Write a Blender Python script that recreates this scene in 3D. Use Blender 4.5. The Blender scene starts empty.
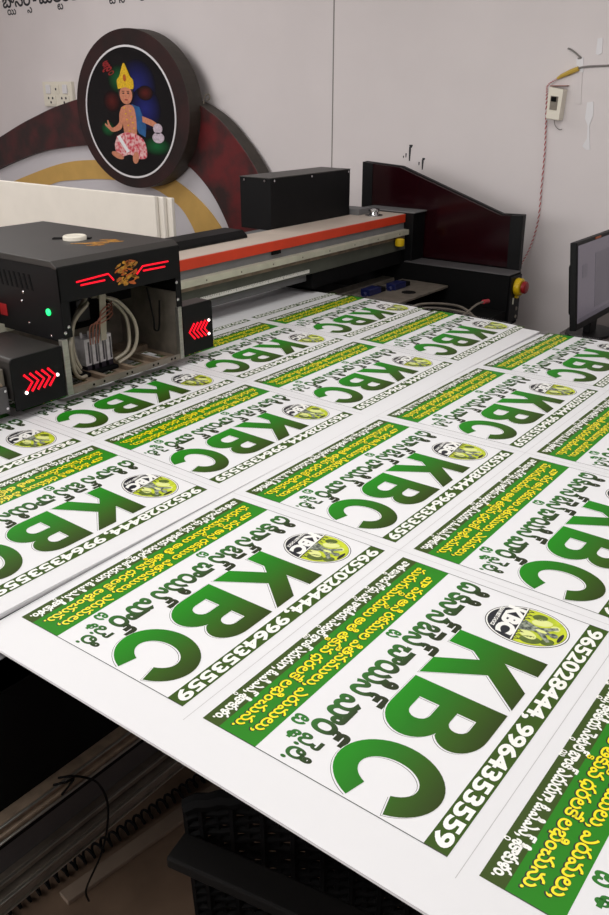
import bpy, bmesh, math, random
from math import sin, cos, pi, radians, sqrt
from mathutils import Vector, Matrix
from mathutils.geometry import tessellate_polygon, delaunay_2d_cdt

random.seed(7)
SC = bpy.context.scene
COL = SC.collection

# ------------------------------------------------------------------ camera
CAM = Vector((-0.6747, -0.3017, 1.6426))
cam = bpy.data.cameras.new('camera')
cam.sensor_fit = 'HORIZONTAL'
cam.sensor_width = 36.0
cam.lens = 826.18 / 609.0 * 36.0
cam.clip_start = 0.02
cam_ob = bpy.data.objects.new('camera', cam)
COL.objects.link(cam_ob)
cam_ob.location = CAM
cam_ob.rotation_euler = (radians(90 - 23.92), 0, radians(-52.40))
SC.camera = cam_ob

# ------------------------------------------------------------------ world, lights, exposure
world = bpy.data.worlds.new('world')
SC.world = world
world.use_nodes = True
world.node_tree.nodes['Background'].inputs[0].default_value = (0.95, 0.95, 1.0, 1)
world.node_tree.nodes['Background'].inputs[1].default_value = 0.12

def area(name, loc, sx, sy, power, col=(1, 0.985, 0.96), rot=(0, 0, 0)):
    l = bpy.data.lights.new(name, 'AREA')
    l.shape = 'RECTANGLE'; l.size = sx; l.size_y = sy
    l.energy = power; l.color = col
    o = bpy.data.objects.new(name, l)
    COL.objects.link(o); o.location = loc; o.rotation_euler = rot
    return o

area('ceiling_light', (0.7, 0.9, 2.97), 2.4, 0.9, 28)
area('ceiling_light', (0.9, -1.4, 2.97), 2.4, 0.9, 21)
area('ceiling_light', (1.2, 4.3, 2.97), 2.4, 0.9, 34)
area('side_fill_light', (-2.97, 2.6, 2.1), 1.5, 5.0, 98, (1, 0.975, 0.95), (0, radians(-90), 0))  # fill lamp added at the unseen left wall to brighten the walls

SC.view_settings.view_transform = 'Standard'
SC.view_settings.look = 'None'
SC.view_settings.gamma = 1.0
SC.view_settings.use_curve_mapping = False
SC.view_settings.exposure = 0.23

# ------------------------------------------------------------------ materials
def srgb(r, g, b):
    f = lambda c: (c / 255 / 12.92) if c / 255 <= 0.04045 else ((c / 255 + 0.055) / 1.055) ** 2.4
    return (f(r), f(g), f(b), 1)

def mat(name, col, rough=0.5, metal=0.0, spec=0.5, noise=0.0, nscale=20, emit=None, estr=0, bump=0.0, coat=0.0, col2=None, stretch=None):
    m = bpy.data.materials.new(name); m.use_nodes = True
    nt = m.node_tree; b = nt.nodes['Principled BSDF']
    c = srgb(*col)
    b.inputs['Base Color'].default_value = c
    b.inputs['Roughness'].default_value = rough
    b.inputs['Metallic'].default_value = metal
    b.inputs['Specular IOR Level'].default_value = spec
    b.inputs['Coat Weight'].default_value = coat
    if emit:
        b.inputs['Emission Color'].default_value = srgb(*emit)
        b.inputs['Emission Strength'].default_value = estr
    if noise or bump or col2:
        tc = nt.nodes.new('ShaderNodeTexCoord')
        n = nt.nodes.new('ShaderNodeTexNoise')
        n.inputs['Scale'].default_value = nscale
        n.inputs['Detail'].default_value = 6
        src = tc.outputs['Object']
        if stretch:
            mp = nt.nodes.new('ShaderNodeMapping'); mp.inputs['Scale'].default_value = stretch
            nt.links.new(src, mp.inputs[0]); src = mp.outputs[0]
        nt.links.new(src, n.inputs['Vector'])
        if noise or col2:
            r = nt.nodes.new('ShaderNodeValToRGB')
            lo = srgb(*col2) if col2 else tuple(x * (1 - noise) for x in c[:3]) + (1,)
            r.color_ramp.elements[0].position = 0.38; r.color_ramp.elements[0].color = lo
            r.color_ramp.elements[1].position = 0.62; r.color_ramp.elements[1].color = c
            nt.links.new(n.outputs['Fac'], r.inputs['Fac'])
            nt.links.new(r.outputs['Color'], b.inputs['Base Color'])
        if bump:
            bp = nt.nodes.new('ShaderNodeBump'); bp.inputs['Strength'].default_value = bump
            bp.inputs['Distance'].default_value = 0.01
            nt.links.new(n.outputs['Fac'], bp.inputs['Height'])
            nt.links.new(bp.outputs['Normal'], b.inputs['Normal'])
    return m

def ramp_mat(name, stops, rough=0.55, axis=1):
    """printed colour gradient that follows the sheet's own UV map"""
    m = bpy.data.materials.new(name); m.use_nodes = True
    nt = m.node_tree; b = nt.nodes['Principled BSDF']
    b.inputs['Roughness'].default_value = rough
    b.inputs['Specular IOR Level'].default_value = 0.2
    uv = nt.nodes.new('ShaderNodeUVMap'); uv.uv_map = 'UVMap'
    sp = nt.nodes.new('ShaderNodeSeparateXYZ')
    r = nt.nodes.new('ShaderNodeValToRGB')
    nt.links.new(uv.outputs[0], sp.inputs[0]); nt.links.new(sp.outputs[axis], r.inputs['Fac'])
    els = r.color_ramp.elements
    els[0].position, els[0].color = stops[0][0], srgb(*stops[0][1])
    els[1].position, els[1].color = stops[-1][0], srgb(*stops[-1][1])
    for p, c in stops[1:-1]:
        e = els.new(p); e.color = srgb(*c)
    nt.links.new(r.outputs['Color'], b.inputs['Base Color'])
    return m

M = {}
M['wall'] = mat('wall_paint', (221, 214, 215), 0.75, noise=0.035, nscale=2.5, bump=0.03)
M['wall2'] = mat('wall_paint_right', (204, 200, 206), 0.75, noise=0.03, nscale=2.0, bump=0.03)
M['ceil'] = mat('ceiling_paint', (225, 224, 222), 0.9)
M['floor'] = mat('floor_tile', (112, 92, 76), 0.5, noise=0.3, nscale=6)
M['sheet'] = mat('white_plastic_sheet', (228, 228, 231), 0.5, spec=0.25, bump=0.02, nscale=60, stretch=(0.3, 6, 1))
M['plain'] = mat('plain_white_sheet', (226, 222, 222), 0.45)
M['p_white'] = mat('print_white', (231, 231, 234), 0.5, spec=0.25)
M['p_line'] = mat('print_line', (38, 40, 36), 0.4)
M['p_faint'] = mat('print_faint_line', (186, 184, 186), 0.4)
M['p_dark'] = ramp_mat('print_olive_strip', [(0.0, (60, 80, 28)), (1.0, (56, 84, 20))])
M['p_band'] = ramp_mat('print_green_band', [(0.0, (40, 128, 26)), (1.0, (46, 138, 26))])
M['p_grad'] = ramp_mat('print_green_gradient', [(0.50, (30, 138, 20)), (0.62, (34, 118, 20)), (0.78, (50, 88, 14)), (0.88, (46, 64, 12))])
M['p_name'] = ramp_mat('print_name_gradient', [(0.31, (48, 118, 44)), (0.39, (52, 88, 40)), (0.45, (42, 50, 28))])
M['p_text'] = mat('print_white_text', (244, 244, 240), 0.35)
M['p_yell'] = mat('print_yellow', (250, 232, 20), 0.35)
M['p_blk'] = mat('print_black', (16, 24, 12), 0.4)
M['p_pale'] = mat('print_pale_lime', (226, 232, 150), 0.5)
M['p_navy'] = mat('print_navy', (22, 24, 34), 0.4)
M['p_lime'] = mat('print_lime', (206, 218, 40), 0.5, noise=0.25, nscale=60, col2=(178, 196, 36))
M['p_lime2'] = mat('print_moss', (92, 112, 40), 0.4, noise=0.3, nscale=90)
M['p_grey'] = mat('print_statue_grey', (52, 62, 56), 0.5, col2=(160, 168, 150), nscale=160)
M['black'] = mat('black_paint', (12, 12, 14), 0.5, spec=0.18, noise=0.15, nscale=30)
M['blacktop'] = mat('black_satin_lid', (46, 43, 41), 0.45, spec=0.5, noise=0.12, nscale=9)
M['matt'] = mat('matt_black', (7, 7, 8), 0.8, spec=0.15)
M['void'] = mat('black_base_panel', (5, 5, 6), 0.75, spec=0.15)
M['gloss_red'] = mat('dark_red_acrylic', (30, 4, 9), 0.14, spec=0.35)
M['orange'] = mat('orange_strip', (214, 62, 30), 0.45, noise=0.08, nscale=12)
M['beige'] = mat('beige_cover', (205, 190, 178), 0.5, noise=0.06, nscale=8)
M['pale'] = mat('pale_rail', (206, 204, 186), 0.42, metal=0.25, noise=0.15, nscale=15)
M['alu'] = mat('aluminium', (168, 166, 160), 0.32, metal=0.85, noise=0.15, nscale=20, stretch=(0.3, 8, 8))
M['steel'] = mat('dull_steel', (128, 120, 110), 0.5, metal=0.35, noise=0.25, nscale=25)
M['bronze'] = mat('brown_oily_metal', (140, 122, 104), 0.55, metal=0.2, noise=0.35, nscale=30)
M['grey'] = mat('grey_paint', (112, 112, 114), 0.55, noise=0.1, nscale=12)
M['greyplate'] = mat('dark_grey_plate', (78, 76, 78), 0.55, noise=0.1, nscale=8)
M['glassy'] = mat('greenish_grey_plate', (80, 82, 74), 0.5, spec=0.2, noise=0.15, nscale=14)
M['ruler'] = mat('ruler_white', (212, 210, 205), 0.45)
M['chrome'] = mat('chrome', (200, 200, 202), 0.15, metal=1.0)
M['cream'] = mat('cream_plastic', (226, 220, 206), 0.45)
M['creamedge'] = mat('cream_foam_board', (232, 226, 216), 0.6, noise=0.04, nscale=8)
M['led_red'] = mat('red_led', (200, 10, 30), 0.5, spec=0.2, emit=(255, 16, 40), estr=0.85)
M['led_white'] = mat('white_led', (255, 240, 235), 0.4, emit=(255, 235, 230), estr=2.0)
M['led_green'] = mat('green_led', (40, 255, 130), 0.4, emit=(30, 235, 110), estr=1.6)
M['gold'] = mat('worn_gold_sticker', (196, 140, 36), 0.5, noise=0.4, nscale=70, col2=(120, 70, 20))
M['gold2'] = mat('worn_orange_sticker', (190, 92, 26), 0.5, noise=0.4, nscale=70)
M['tube'] = mat('beige_ink_tube', (150, 142, 126), 0.3, spec=0.6)
M['pcb'] = mat('ink_damper', (196, 192, 196), 0.35, noise=0.2, nscale=60)
M['damp'] = mat('dark_damper', (40, 34, 44), 0.35)
M['copper'] = mat('copper_wire', (136, 80, 62), 0.5)
M['yellow'] = mat('yellow_plastic', (212, 176, 16), 0.4)
M['redbtn'] = mat('red_button', (140, 26, 30), 0.4)
M['blue'] = mat('blue_plastic', (14, 22, 70), 0.4)
M['wood'] = mat('maroon_board', (74, 28, 30), 0.5, noise=0.5, nscale=7, col2=(40, 24, 24))
M['wood2'] = mat('red_maroon_board', (96, 22, 26), 0.45, noise=0.5, nscale=6, col2=(44, 24, 24))
M['frame'] = mat('dark_brown_frame', (34, 25, 25), 0.5, spec=0.3, noise=0.3, nscale=5, col2=(50, 28, 28))
M['frameside'] = mat('frame_edge', (62, 55, 48), 0.6, noise=0.25, nscale=12)
M['yband'] = mat('tan_band', (206, 166, 92), 0.55, noise=0.08, nscale=9)
M['backing'] = mat('white_backing', (205, 202, 208), 0.6)
M['pic'] = mat('picture_black', (7, 6, 9), 0.3, spec=0.25)
M['skin'] = mat('print_skin', (206, 134, 104), 0.4, noise=0.2, nscale=60)
M['crown'] = mat('print_crown', (232, 188, 30), 0.4, noise=0.3, nscale=90)
M['dhoti'] = mat('print_red_cloth', (196, 40, 66), 0.4, noise=0.4, nscale=50, col2=(228, 190, 190))
M['sash'] = mat('print_blue_cloth', (34, 92, 150), 0.4, noise=0.3, nscale=30)
M['pot'] = mat('print_pot', (206, 190, 204), 0.4, noise=0.3, nscale=70)
M['hair'] = mat('print_dark', (28, 18, 18), 0.4)
M['glowb'] = ramp_mat('printed_blue_haze', [(0.0, (7, 6, 9)), (1.0, (30, 36, 110))], 0.4, 0)
M['glowg'] = ramp_mat('printed_green_haze', [(0.0, (7, 6, 9)), (1.0, (18, 96, 50))], 0.4, 0)
M['glowr'] = ramp_mat('printed_red_haze', [(0.0, (7, 6, 9)), (1.0, (84, 26, 22))], 0.4, 0)
M['screen'] = mat('monitor_screen', (52, 48, 56), 0.25, emit=(120, 112, 124), estr=0.32)
M['screen2'] = mat('monitor_window', (46, 44, 50), 0.25, emit=(106, 100, 112), estr=0.28)
M['desk'] = mat('dark_brown_desk', (70, 58, 54), 0.5, noise=0.2, nscale=10)
M['tape'] = mat('white_tape', (222, 220, 224), 0.4)
M['yeltape'] = mat('yellow_tape', (196, 164, 70), 0.45)
M['cable'] = mat('grey_cable', (128, 124, 122), 0.5)
M['wire_r'] = mat('red_wire', (166, 44, 56), 0.5)
M['wire_w'] = mat('white_wire', (214, 204, 204), 0.5)
M['ink'] = mat('wall_lettering_black', (34, 34, 40), 0.6)
M['mesh'] = mat('black_plastic_weave', (5, 5, 6), 0.7, spec=0.12)
M['bar'] = mat('charcoal_plastic', (15, 14, 14), 0.7, spec=0.15)
M['board'] = mat('dusty_board', (120, 104, 90), 0.7, noise=0.2, nscale=7)

# ------------------------------------------------------------------ building helpers
BASE = {}                                   # world position of every object's origin

def empty(name, loc, label=None, cat=None, group=None):
    o = bpy.data.objects.new(name, None); COL.objects.link(o)
    o.empty_display_size = 0.1
    o.location = loc; BASE[o] = Vector(loc)
    if label: o['label'] = label
    if cat: o['category'] = cat
    if group: o['group'] = group
    return o

class MB:
    """collects shapes, given in world metres, for one mesh object"""
    def __init__(s): s.v = []; s.f = []; s.mi = []; s.uv = []; s.mats = []; s.cur = 0; s.smooth = False
    def use(s, m):
        if m not in s.mats: s.mats.append(m)
        s.cur = s.mats.index(m); return s
    def add(s, vs, fs, uvs=None):
        n = len(s.v)
        s.v += [Vector(p) for p in vs]
        s.uv += uvs if uvs else [(0, 0)] * len(vs)
        for f in fs: s.f.append([n + i for i in f]); s.mi.append(s.cur)
        return s
    def box(s, x0, x1, y0, y1, z0, z1, mtx=None):
        vs = [Vector((x, y, z)) for x in (x0, x1) for y in (y0, y1) for z in (z0, z1)]
        if mtx: vs = [mtx @ v for v in vs]
        return s.add(vs, [(0, 1, 3, 2), (4, 6, 7, 5), (0, 4, 5, 1), (2, 3, 7, 6), (0, 2, 6, 4), (1, 5, 7, 3)])
    def prism(s, poly, a, b, plane='xz', holes=()):
        """extrude a 2-D outline (with holes) between depths a and b"""
        def P(p, d):
            return {'xz': (p[0], d, p[1]), 'yz': (d, p[0], p[1]), 'xy': (p[0], p[1], d)}[plane]
        loops = [list(poly)] + [list(h) for h in holes]
        tris = tessellate_polygon([[Vector((p[0], p[1], 0)) for p in l] for l in loops])
        flat = [p for l in loops for p in l]; n = len(flat)
        vs = [P(p, a) for p in flat] + [P(p, b) for p in flat]
        fs = [tuple(t) for t in tris] + [tuple(n + i for i in reversed(t)) for t in tris]
        k = 0
        for l in loops:
            m = len(l)
            for i in range(m):
                j = (i + 1) % m
                fs.append((k + i, k + j, n + k + j, n + k + i))
            k += m
        return s.add(vs, fs)
    def tube(s, pts, r, n=8, closed=False):
        pts = [Vector(p) for p in pts]; N = len(pts); vs = []; fs = []
        t0 = (pts[1] - pts[0]).normalized()
        u = t0.orthogonal().normalized()
        for i, p in enumerate(pts):
            t = (pts[min(i + 1, N - 1)] - pts[max(i - 1, 0)])
            t = t.normalized() if t.length > 1e-9 else t0
            u = (u - t * u.dot(t)); u = u.normalized() if u.length > 1e-6 else t.orthogonal().normalized()
            w = t.cross(u)
            rr = r[i] if isinstance(r, (list, tuple)) else r
            vs += [p + (u * cos(2 * pi * k / n) + w * sin(2 * pi * k / n)) * rr for k in range(n)]
        for i in range(N - 1):
            for k in range(n):
                k2 = (k + 1) % n
                fs.append((i * n + k, i * n + k2, (i + 1) * n + k2, (i + 1) * n + k))
        fs.append(tuple(reversed(range(n)))); fs.append(tuple((N - 1) * n + k for k in range(n)))
        s.smooth = True
        return s.add(vs, fs)
    def cyl(s, c, axis, prof, n=24):
        """lathe: prof = [(radius, distance along axis), ...]"""
        c = Vector(c); a = Vector(axis).normalized(); u = a.orthogonal().normalized(); w = a.cross(u)
        vs = []; fs = []
        for r, d in prof:
            vs += [c + a * d + (u * cos(2 * pi * k / n) + w * sin(2 * pi * k / n)) * r for k in range(n)]
        for i in range(len(prof) - 1):
            for k in range(n):
                k2 = (k + 1) % n
                fs.append((i * n + k, i * n + k2, (i + 1) * n + k2, (i + 1) * n + k))
        fs.append(tuple(reversed(range(n)))); fs.append(tuple((len(prof) - 1) * n + k for k in range(n)))
        return s.add(vs, fs)
    def build(s, name, m=None, parent=None, bevel=0, smooth=None):
        me = bpy.data.meshes.new(name)
        off = BASE[parent] if parent else Vector((0, 0, 0))
        org = off
        if parent is None:
            lo = [min(v[i] for v in s.v) for i in range(3)]; hi = [max(v[i] for v in s.v) for i in range(3)]
            org = Vector(((lo[0] + hi[0]) / 2, (lo[1] + hi[1]) / 2, lo[2]))
        me.from_pydata([v - org for v in s.v], [], s.f)
        mats = s.mats if s.mats else [m]
        for q in mats: me.materials.append(q)
        if s.mats:
            me.polygons.foreach_set('material_index', s.mi)
        uvl = me.uv_layers.new(name='UVMap')
        buf = []
        for l in me.loops: buf += s.uv[l.vertex_index]
        uvl.data.foreach_set('uv', buf)
        if not any(tuple(q) != (0, 0) for q in s.uv[:50]):
            b = bmesh.new(); b.from_mesh(me); bmesh.ops.recalc_face_normals(b, faces=b.faces); b.to_mesh(me); b.free()
        o = bpy.data.objects.new(name, me); COL.objects.link(o)
        BASE[o] = org.copy()
        if parent: o.parent = parent
        else: o.location = org
        if smooth or (smooth is None and s.smooth):
            me.shade_smooth()
            md = o.modifiers.new('edges', 'EDGE_SPLIT'); md.split_angle = radians(40)
        if bevel:
            md = o.modifiers.new('bevel', 'BEVEL'); md.width = bevel; md.segments = 2; md.limit_method = 'ANGLE'
            md.angle_limit = radians(50)
        return o

def tag(o, label, cat, group=None):
    o['label'] = label; o['category'] = cat
    if group: o['group'] = group
    return o

def struct(o): o['kind'] = 'structure'; return o

def smooth_line(pts, n=6):
    """Catmull-Rom through the points (2-D or 3-D)"""
    P = [Vector(p) for p in pts]; out = []
    for i in range(len(P) - 1):
        a, b, c, d = P[max(i - 1, 0)], P[i], P[i + 1], P[min(i + 2, len(P) - 1)]
        for k in range(n):
            t = k / n
            out.append(0.5 * ((2 * b) + (c - a) * t + (2 * a - 5 * b + 4 * c - d) * t * t + (3 * b - a - 3 * c + d) * t ** 3))
    out.append(P[-1]); return out

def ellipse(cx, cy, rx, ry, n=40, rot=0):
    return [(cx + rx * cos(t) * cos(rot) - ry * sin(t) * sin(rot), cy + rx * cos(t) * sin(rot) + ry * sin(t) * cos(rot))
            for t in [2 * pi * k / n for k in range(n)]]

# ------------------------------------------------------------------ lettering (outlines of Blender's built-in typeface)
_gl = {}
def glyph(ch):
    """closed contours and advance of one character at size 1"""
    if ch in _gl: return _gl[ch]
    def spl(s):
        c = bpy.data.curves.new('lettering', 'FONT'); c.body = s; c.resolution_u = 3
        o = bpy.data.objects.new('lettering', c); COL.objects.link(o)
        bpy.context.view_layer.update()
        dg = bpy.context.evaluated_depsgraph_get()
        cu = o.evaluated_get(dg).to_curve(dg)
        res = []
        for sp in cu.splines:
            pts = []
            bp = sp.bezier_points; n = len(bp)
            for i in range(n):
                p0, p1 = bp[i], bp[(i + 1) % n]
                a, b, c2, d = p0.co, p0.handle_right, p1.handle_left, p1.co
                straight = (b - a).cross(d - a).length < 1e-5 and (c2 - a).cross(d - a).length < 1e-5
                st = 1 if straight else (2 if (d - a).length < .12 else 4)
                for k in range(st):
                    t = k / st
                    q = a * (1 - t) ** 3 + b * 3 * t * (1 - t) ** 2 + c2 * 3 * t * t * (1 - t) + d * t ** 3
                    if not pts or (Vector((q.x, q.y)) - pts[-1]).length > (0.022 if n > 25 else 1e-3): pts.append(Vector((q.x, q.y)))
            if len(pts) > 2 and (pts[0] - pts[-1]).length < 1e-3: pts.pop()
            if len(pts) > 2: res.append(pts)
        o.evaluated_get(dg).to_curve_clear()
        bpy.data.objects.remove(o); bpy.data.curves.remove(c)
        return res
    def left(r): return min(p.x for q in r for p in q)
    bar = left(spl('|'))
    cont = spl(ch)
    two = spl(ch + '|') if ch != ' ' else spl('| |')
    if ch == ' ':
        adv = max(p.x for q in two for p in q) - max(p.x for q in spl('||') for p in q)
    else:
        xs = sorted(two, key=lambda q: min(p.x for p in q))
        cand = [q for q in two if max(p.y for p in q) - min(p.y for p in q) > 0.85 and max(p.x for p in q) - min(p.x for p in q) < 0.15]
        adv = (min(p.x for p in cand[-1]) - bar) if cand else 0.6
    if ch == ' ': adv *= .62
    _gl[ch] = (cont, adv); return _gl[ch]

def area2(p): return 0.5 * sum(p[i].x * p[(i + 1) % len(p)].y - p[(i + 1) % len(p)].x * p[i].y for i in range(len(p)))

def fatten(poly, d):
    n = len(poly); out = []
    for i in range(n):
        a, b, c = poly[i - 1], poly[i], poly[(i + 1) % n]
        e1 = (b - a).normalized(); e2 = (c - b).normalized()
        n1 = Vector((e1.y, -e1.x)); n2 = Vector((e2.y, -e2.x))
        m = n1 + n2
        if m.length < 0.3: m = n1
        m = m.normalized()
        out.append(b + m * d / max(0.5, m.dot(n1)))
    return out

def inside(p, poly):
    r = False; n = len(poly)
    for i in range(n):
        a, b = poly[i], poly[(i + 1) % n]
        if (a.y > p.y) != (b.y > p.y) and p.x < (b.x - a.x) * (p.y - a.y) / (b.y - a.y) + a.x: r = not r
    return r

CONS = set(range(0xC15, 0xC3A)); SIGN = set(range(0xC3E, 0xC4E)); VIR = '\u0C4D'

def layout(s, track=0.0):
    """places every character of a line, stacked consonants below their base; returns (placements, width)"""
    out = []; x = 0.0; i = 0
    def put(ch, px, py, sc=1.0, cut=False):
        out.append((ch, px, py, sc, cut)); return glyph(ch)[1] * sc
    while i < len(s):
        ch = s[i]
        if ord(ch) in CONS:
            j = i + 1; subs = []; sign = []
            while j + 1 < len(s) and s[j] == VIR and ord(s[j + 1]) in CONS: subs.append(s[j + 1]); j += 2
            while j < len(s) and ord(s[j]) in SIGN: sign.append(s[j]); j += 1
            cut = any(q in '\u0C3E\u0C3F\u0C40\u0C46\u0C47\u0C48\u0C4A\u0C4B\u0C4C\u0C4D' for q in sign)
            a = put(ch, x, 0, cut=cut)
            px = x + a
            for q in sign: px += put(q, px, 0)
            for q in subs: put(q, x + a * 0.42, -0.40, 0.58, cut=True)
            x = px + track; i = j
        else:
            x += put(ch, x, 0) + track; i += 1
    return out, x

def winding(p, loops):
    w = 0
    for q in loops:
        n = len(q)
        for i in range(n):
            a, b = q[i], q[(i + 1) % n]
            if (a[1] <= p[1]) != (b[1] <= p[1]):
                t = (b[0] - a[0]) * (p[1] - a[1]) - (p[0] - a[0]) * (b[1] - a[1])
                if b[1] > p[1] and t > 0: w += 1
                elif b[1] <= p[1] and t < 0: w -= 1
    return w

_gm = {}
def glyph_mesh(ch, cut, bold):
    key = (ch, cut, bold)
    if key in _gm: return _gm[key]
    cont = glyph(ch)[0]
    if not cont: _gm[key] = ([], []); return _gm[key]
    big = max(cont, key=lambda z: abs(area2(z))); sgn = 1 if area2(big) > 0 else -1
    loops = []
    for q in cont:
        if cut and min(p.y for p in q) > 0.34 and area2(q) * sgn > 0: continue
        f = fatten(q, bold * sgn)
        if area2(q) * sgn < 0 and area2(f) * area2(q) <= 0: continue        # counter closed up
        loops.append([(p.x, p.y) for p in f])
    pts = []; eds = []
    for l in loops:
        n = len(pts); m = len(l)
        pts += [Vector(p) for p in l]; eds += [(n + i, n + (i + 1) % m) for i in range(m)]
    V, _, Fs, *_r = delaunay_2d_cdt(pts, eds, [], 0, 1e-5)
    keep = []
    for f in Fs:
        c = (sum(V[i].x for i in f) / len(f), sum(V[i].y for i in f) / len(f))
        if winding(c, loops): keep.append(tuple(f))
    _gm[key] = (list(V), keep); return _gm[key]

_tx = {}
def text(s, bold=0.02, track=0.0):
    """triangles of a bold line of text: (points, faces, width)"""
    key = (s, bold, track)
    if key in _tx: return _tx[key]
    lay, w = layout(s, track)
    V = []; Fc = []
    for ch, px, py, sc, cut in lay:
        v, f = glyph_mesh(ch, cut, bold); n = len(V)
        V += [Vector((p.x * sc + px, p.y * sc + py)) for p in v]
        Fc += [tuple(n + i for i in q) for q in f]
    _tx[key] = (V, Fc, w); return _tx[key]

def flat_text(s, x0, x1, y0, size, bold=0.02, track=0.0, fit=True):
    """text fitted between x0 and x1 on baseline y0: (points, faces)"""
    V, Fc, w = text(s, bold, track)
    k = (x1 - x0) / w if fit else size
    return [Vector((x0 + p.x * k, y0 + p.y * size)) for p in V], Fc

def flat_poly(poly, holes=()):
    loops = [list(poly)] + [list(h) for h in holes]
    tr = tessellate_polygon([[Vector((p[0], p[1], 0)) for p in l] for l in loops])
    return [Vector((p[0], p[1])) for l in loops for p in l], [tuple(t) for t in tr]

def flat_rect(x0, x1, y0, y1, nx=16, ny=4):
    V = [Vector((x0 + (x1 - x0) * i / nx, y0 + (y1 - y0) * j / ny)) for j in range(ny + 1) for i in range(nx + 1)]
    w = nx + 1
    return V, [(j * w + i, j * w + i + 1, (j + 1) * w + i + 1, (j + 1) * w + i) for j in range(ny) for i in range(nx)]

# ================================================================== THE ROOM
XW, YW = 3.60, 7.30
struct(MB().box(-3.0, XW + .1, -3.2, YW + .1, -0.1, 0).build('floor', M['floor']))
struct(MB().box(-3.0, XW + .1, -3.2, YW + .1, 3.0, 3.1).build('ceiling', M['ceil']))
struct(MB().box(-3.0, XW, YW, YW + .1, 0, 3.0).build('wall_back', M['wall']))
wall_right = struct(MB().box(XW, XW + .1, -3.2, YW + .1, 0, 3.0).build('wall_right', M['wall']))
struct(MB().box(-3.1, -3.0, -3.2, YW + .1, 0, 3.0).build('wall_left', M['wall']))
wf = MB()
for z in (1.31, 2.85): wf.box(-3.0, -2.95, .06, 5.14, z, z + .04)
for y in (.06, 1.76, 3.43, 5.10): wf.box(-3.0, -2.95, y, y + .04, 1.31, 2.89)
struct(wf.build('fill_light_frame', M['grey']))  # made-up window frame around the added side lamp
struct(MB().box(-3.0, XW, -3.3, -3.2, 0, 3.0).build('wall_front', M['wall']))
struct(MB().prism([(2.778, 0), (2.790, 0), (2.786, 1.0), (2.782, 3.0), (2.774, 3.0), (2.780, 1.0)], XW - .002, XW, 'yz').build('trim_1', M['cable']))   # joint line in the wall

# lettering painted on the wall, cut off by the picture's top edge
wl = MB()
V, Fc = flat_text('బ్యానర్స్ - మల్టికలర్ పోస్టర్స్ - ప్లాస్టిక్ కార్డ్స్', 0, 2.05, 0, 0.125, 0.02)
wl.add([(XW - .0012, 5.90 - p.x, 2.222 + p.x * .012 + p.y) for p in V], Fc)
wl.build('wall_lettering', M['ink'], wall_right)

# paint runs and holes on the right wall above the printer
mk = MB()
for y, z, h, w in ((2.267, 1.300, .022, .006), (2.243, 1.282, .075, .010), (2.283, 1.296, .012, .005), (2.18, 1.262, .018, .006),
                   (2.157, 1.240, .055, .009), (2.238, 1.352, .016, .018), (2.152, 1.290, .012, .014)):
    mk.prism([(y - w / 2, z + h), (y - w * .7, z + h * .8), (y - w * .35, z), (y + w * .35, z), (y + w * .6, z + h * .8), (y + w / 2, z + h)], XW - .0015, XW, 'yz')
mk.build('wall_mark', M['ink'], wall_right)

# switch board on the wall behind the arch
sw = empty('switch_board', (XW, 5.3, 1.53), 'white electrical switch board on the wall left of the round picture', 'switch')
SY = lambda u: 5.485 - u * .345                                   # u runs left to right as seen
SZ = lambda v: 1.535 + v * .172
def splate(name, mm, u0, u1, v0, v1, d0, d1, par, bev=.004):
    return MB().box(XW - d1, XW - d0, SY(u1), SY(u0), SZ(v0), SZ(v1)).build(name, M[mm], par, bev)
splate('plate', 'cream', 0, 1, 0, 1, 0, .03, sw)
for u in (.14, .72): splate('switch_rocker', 'tape', u, u + .15, .52, .88, .03, .042, sw)
def socket(u0, u1, v0, v1, holes, name):
    m = MB().use(M['cream']).box(XW - .036, XW - .03, SY(u1), SY(u0), SZ(v0), SZ(v1))
    for hu, hv in holes: m.use(M['ink']).cyl((XW - .036, SY(hu), SZ(hv)), (-1, 0, 0), [(.009, 0), (.009, .001)], 10)
    m.build(name, None, sw)
socket(.38, .58, .52, .88, [(.48, .70)], 'indicator')
socket(.10, .44, .08, .44, [(.20, .34), (.34, .34), (.27, .17)], 'power_socket')
socket(.56, .90, .08, .44, [(.66, .34), (.80, .34), (.73, .17)], 'power_socket')

# circuit breaker with its cables on the right wall
cb = empty('circuit_breaker_box', (XW, 1.41, 1.51), 'small cream circuit breaker box mounted on the right wall', 'switch')
MB().prism([(1.445, 1.518), (1.377, 1.510), (1.371, 1.650), (1.446, 1.662)], XW - .055, XW, 'yz').build('body', M['cream'], cb, .004)
MB().prism([(1.430, 1.560), (1.394, 1.556), (1.392, 1.618), (1.430, 1.622)], XW - .058, XW - .054, 'yz').build('breaker_window', M['steel'], cb)
MB().prism([(1.424, 1.597), (1.400, 1.595), (1.400, 1.616), (1.424, 1.618)], XW - .068, XW - .057, 'yz').build('toggle', M['matt'], cb, .002)
MB().box(XW - .03, XW, 1.366, 1.452, 1.664, 1.668).build('top_flap', M['copper'], cb)
MB().tube(smooth_line([(XW - .03, 1.41, 1.512), (XW - .02, 1.405, 1.485), (XW - .015, 1.385, 1.468), (XW - .012, 1.372, 1.470)]), .002, 6).build('loose_wire', M['cable'], cb)

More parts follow.
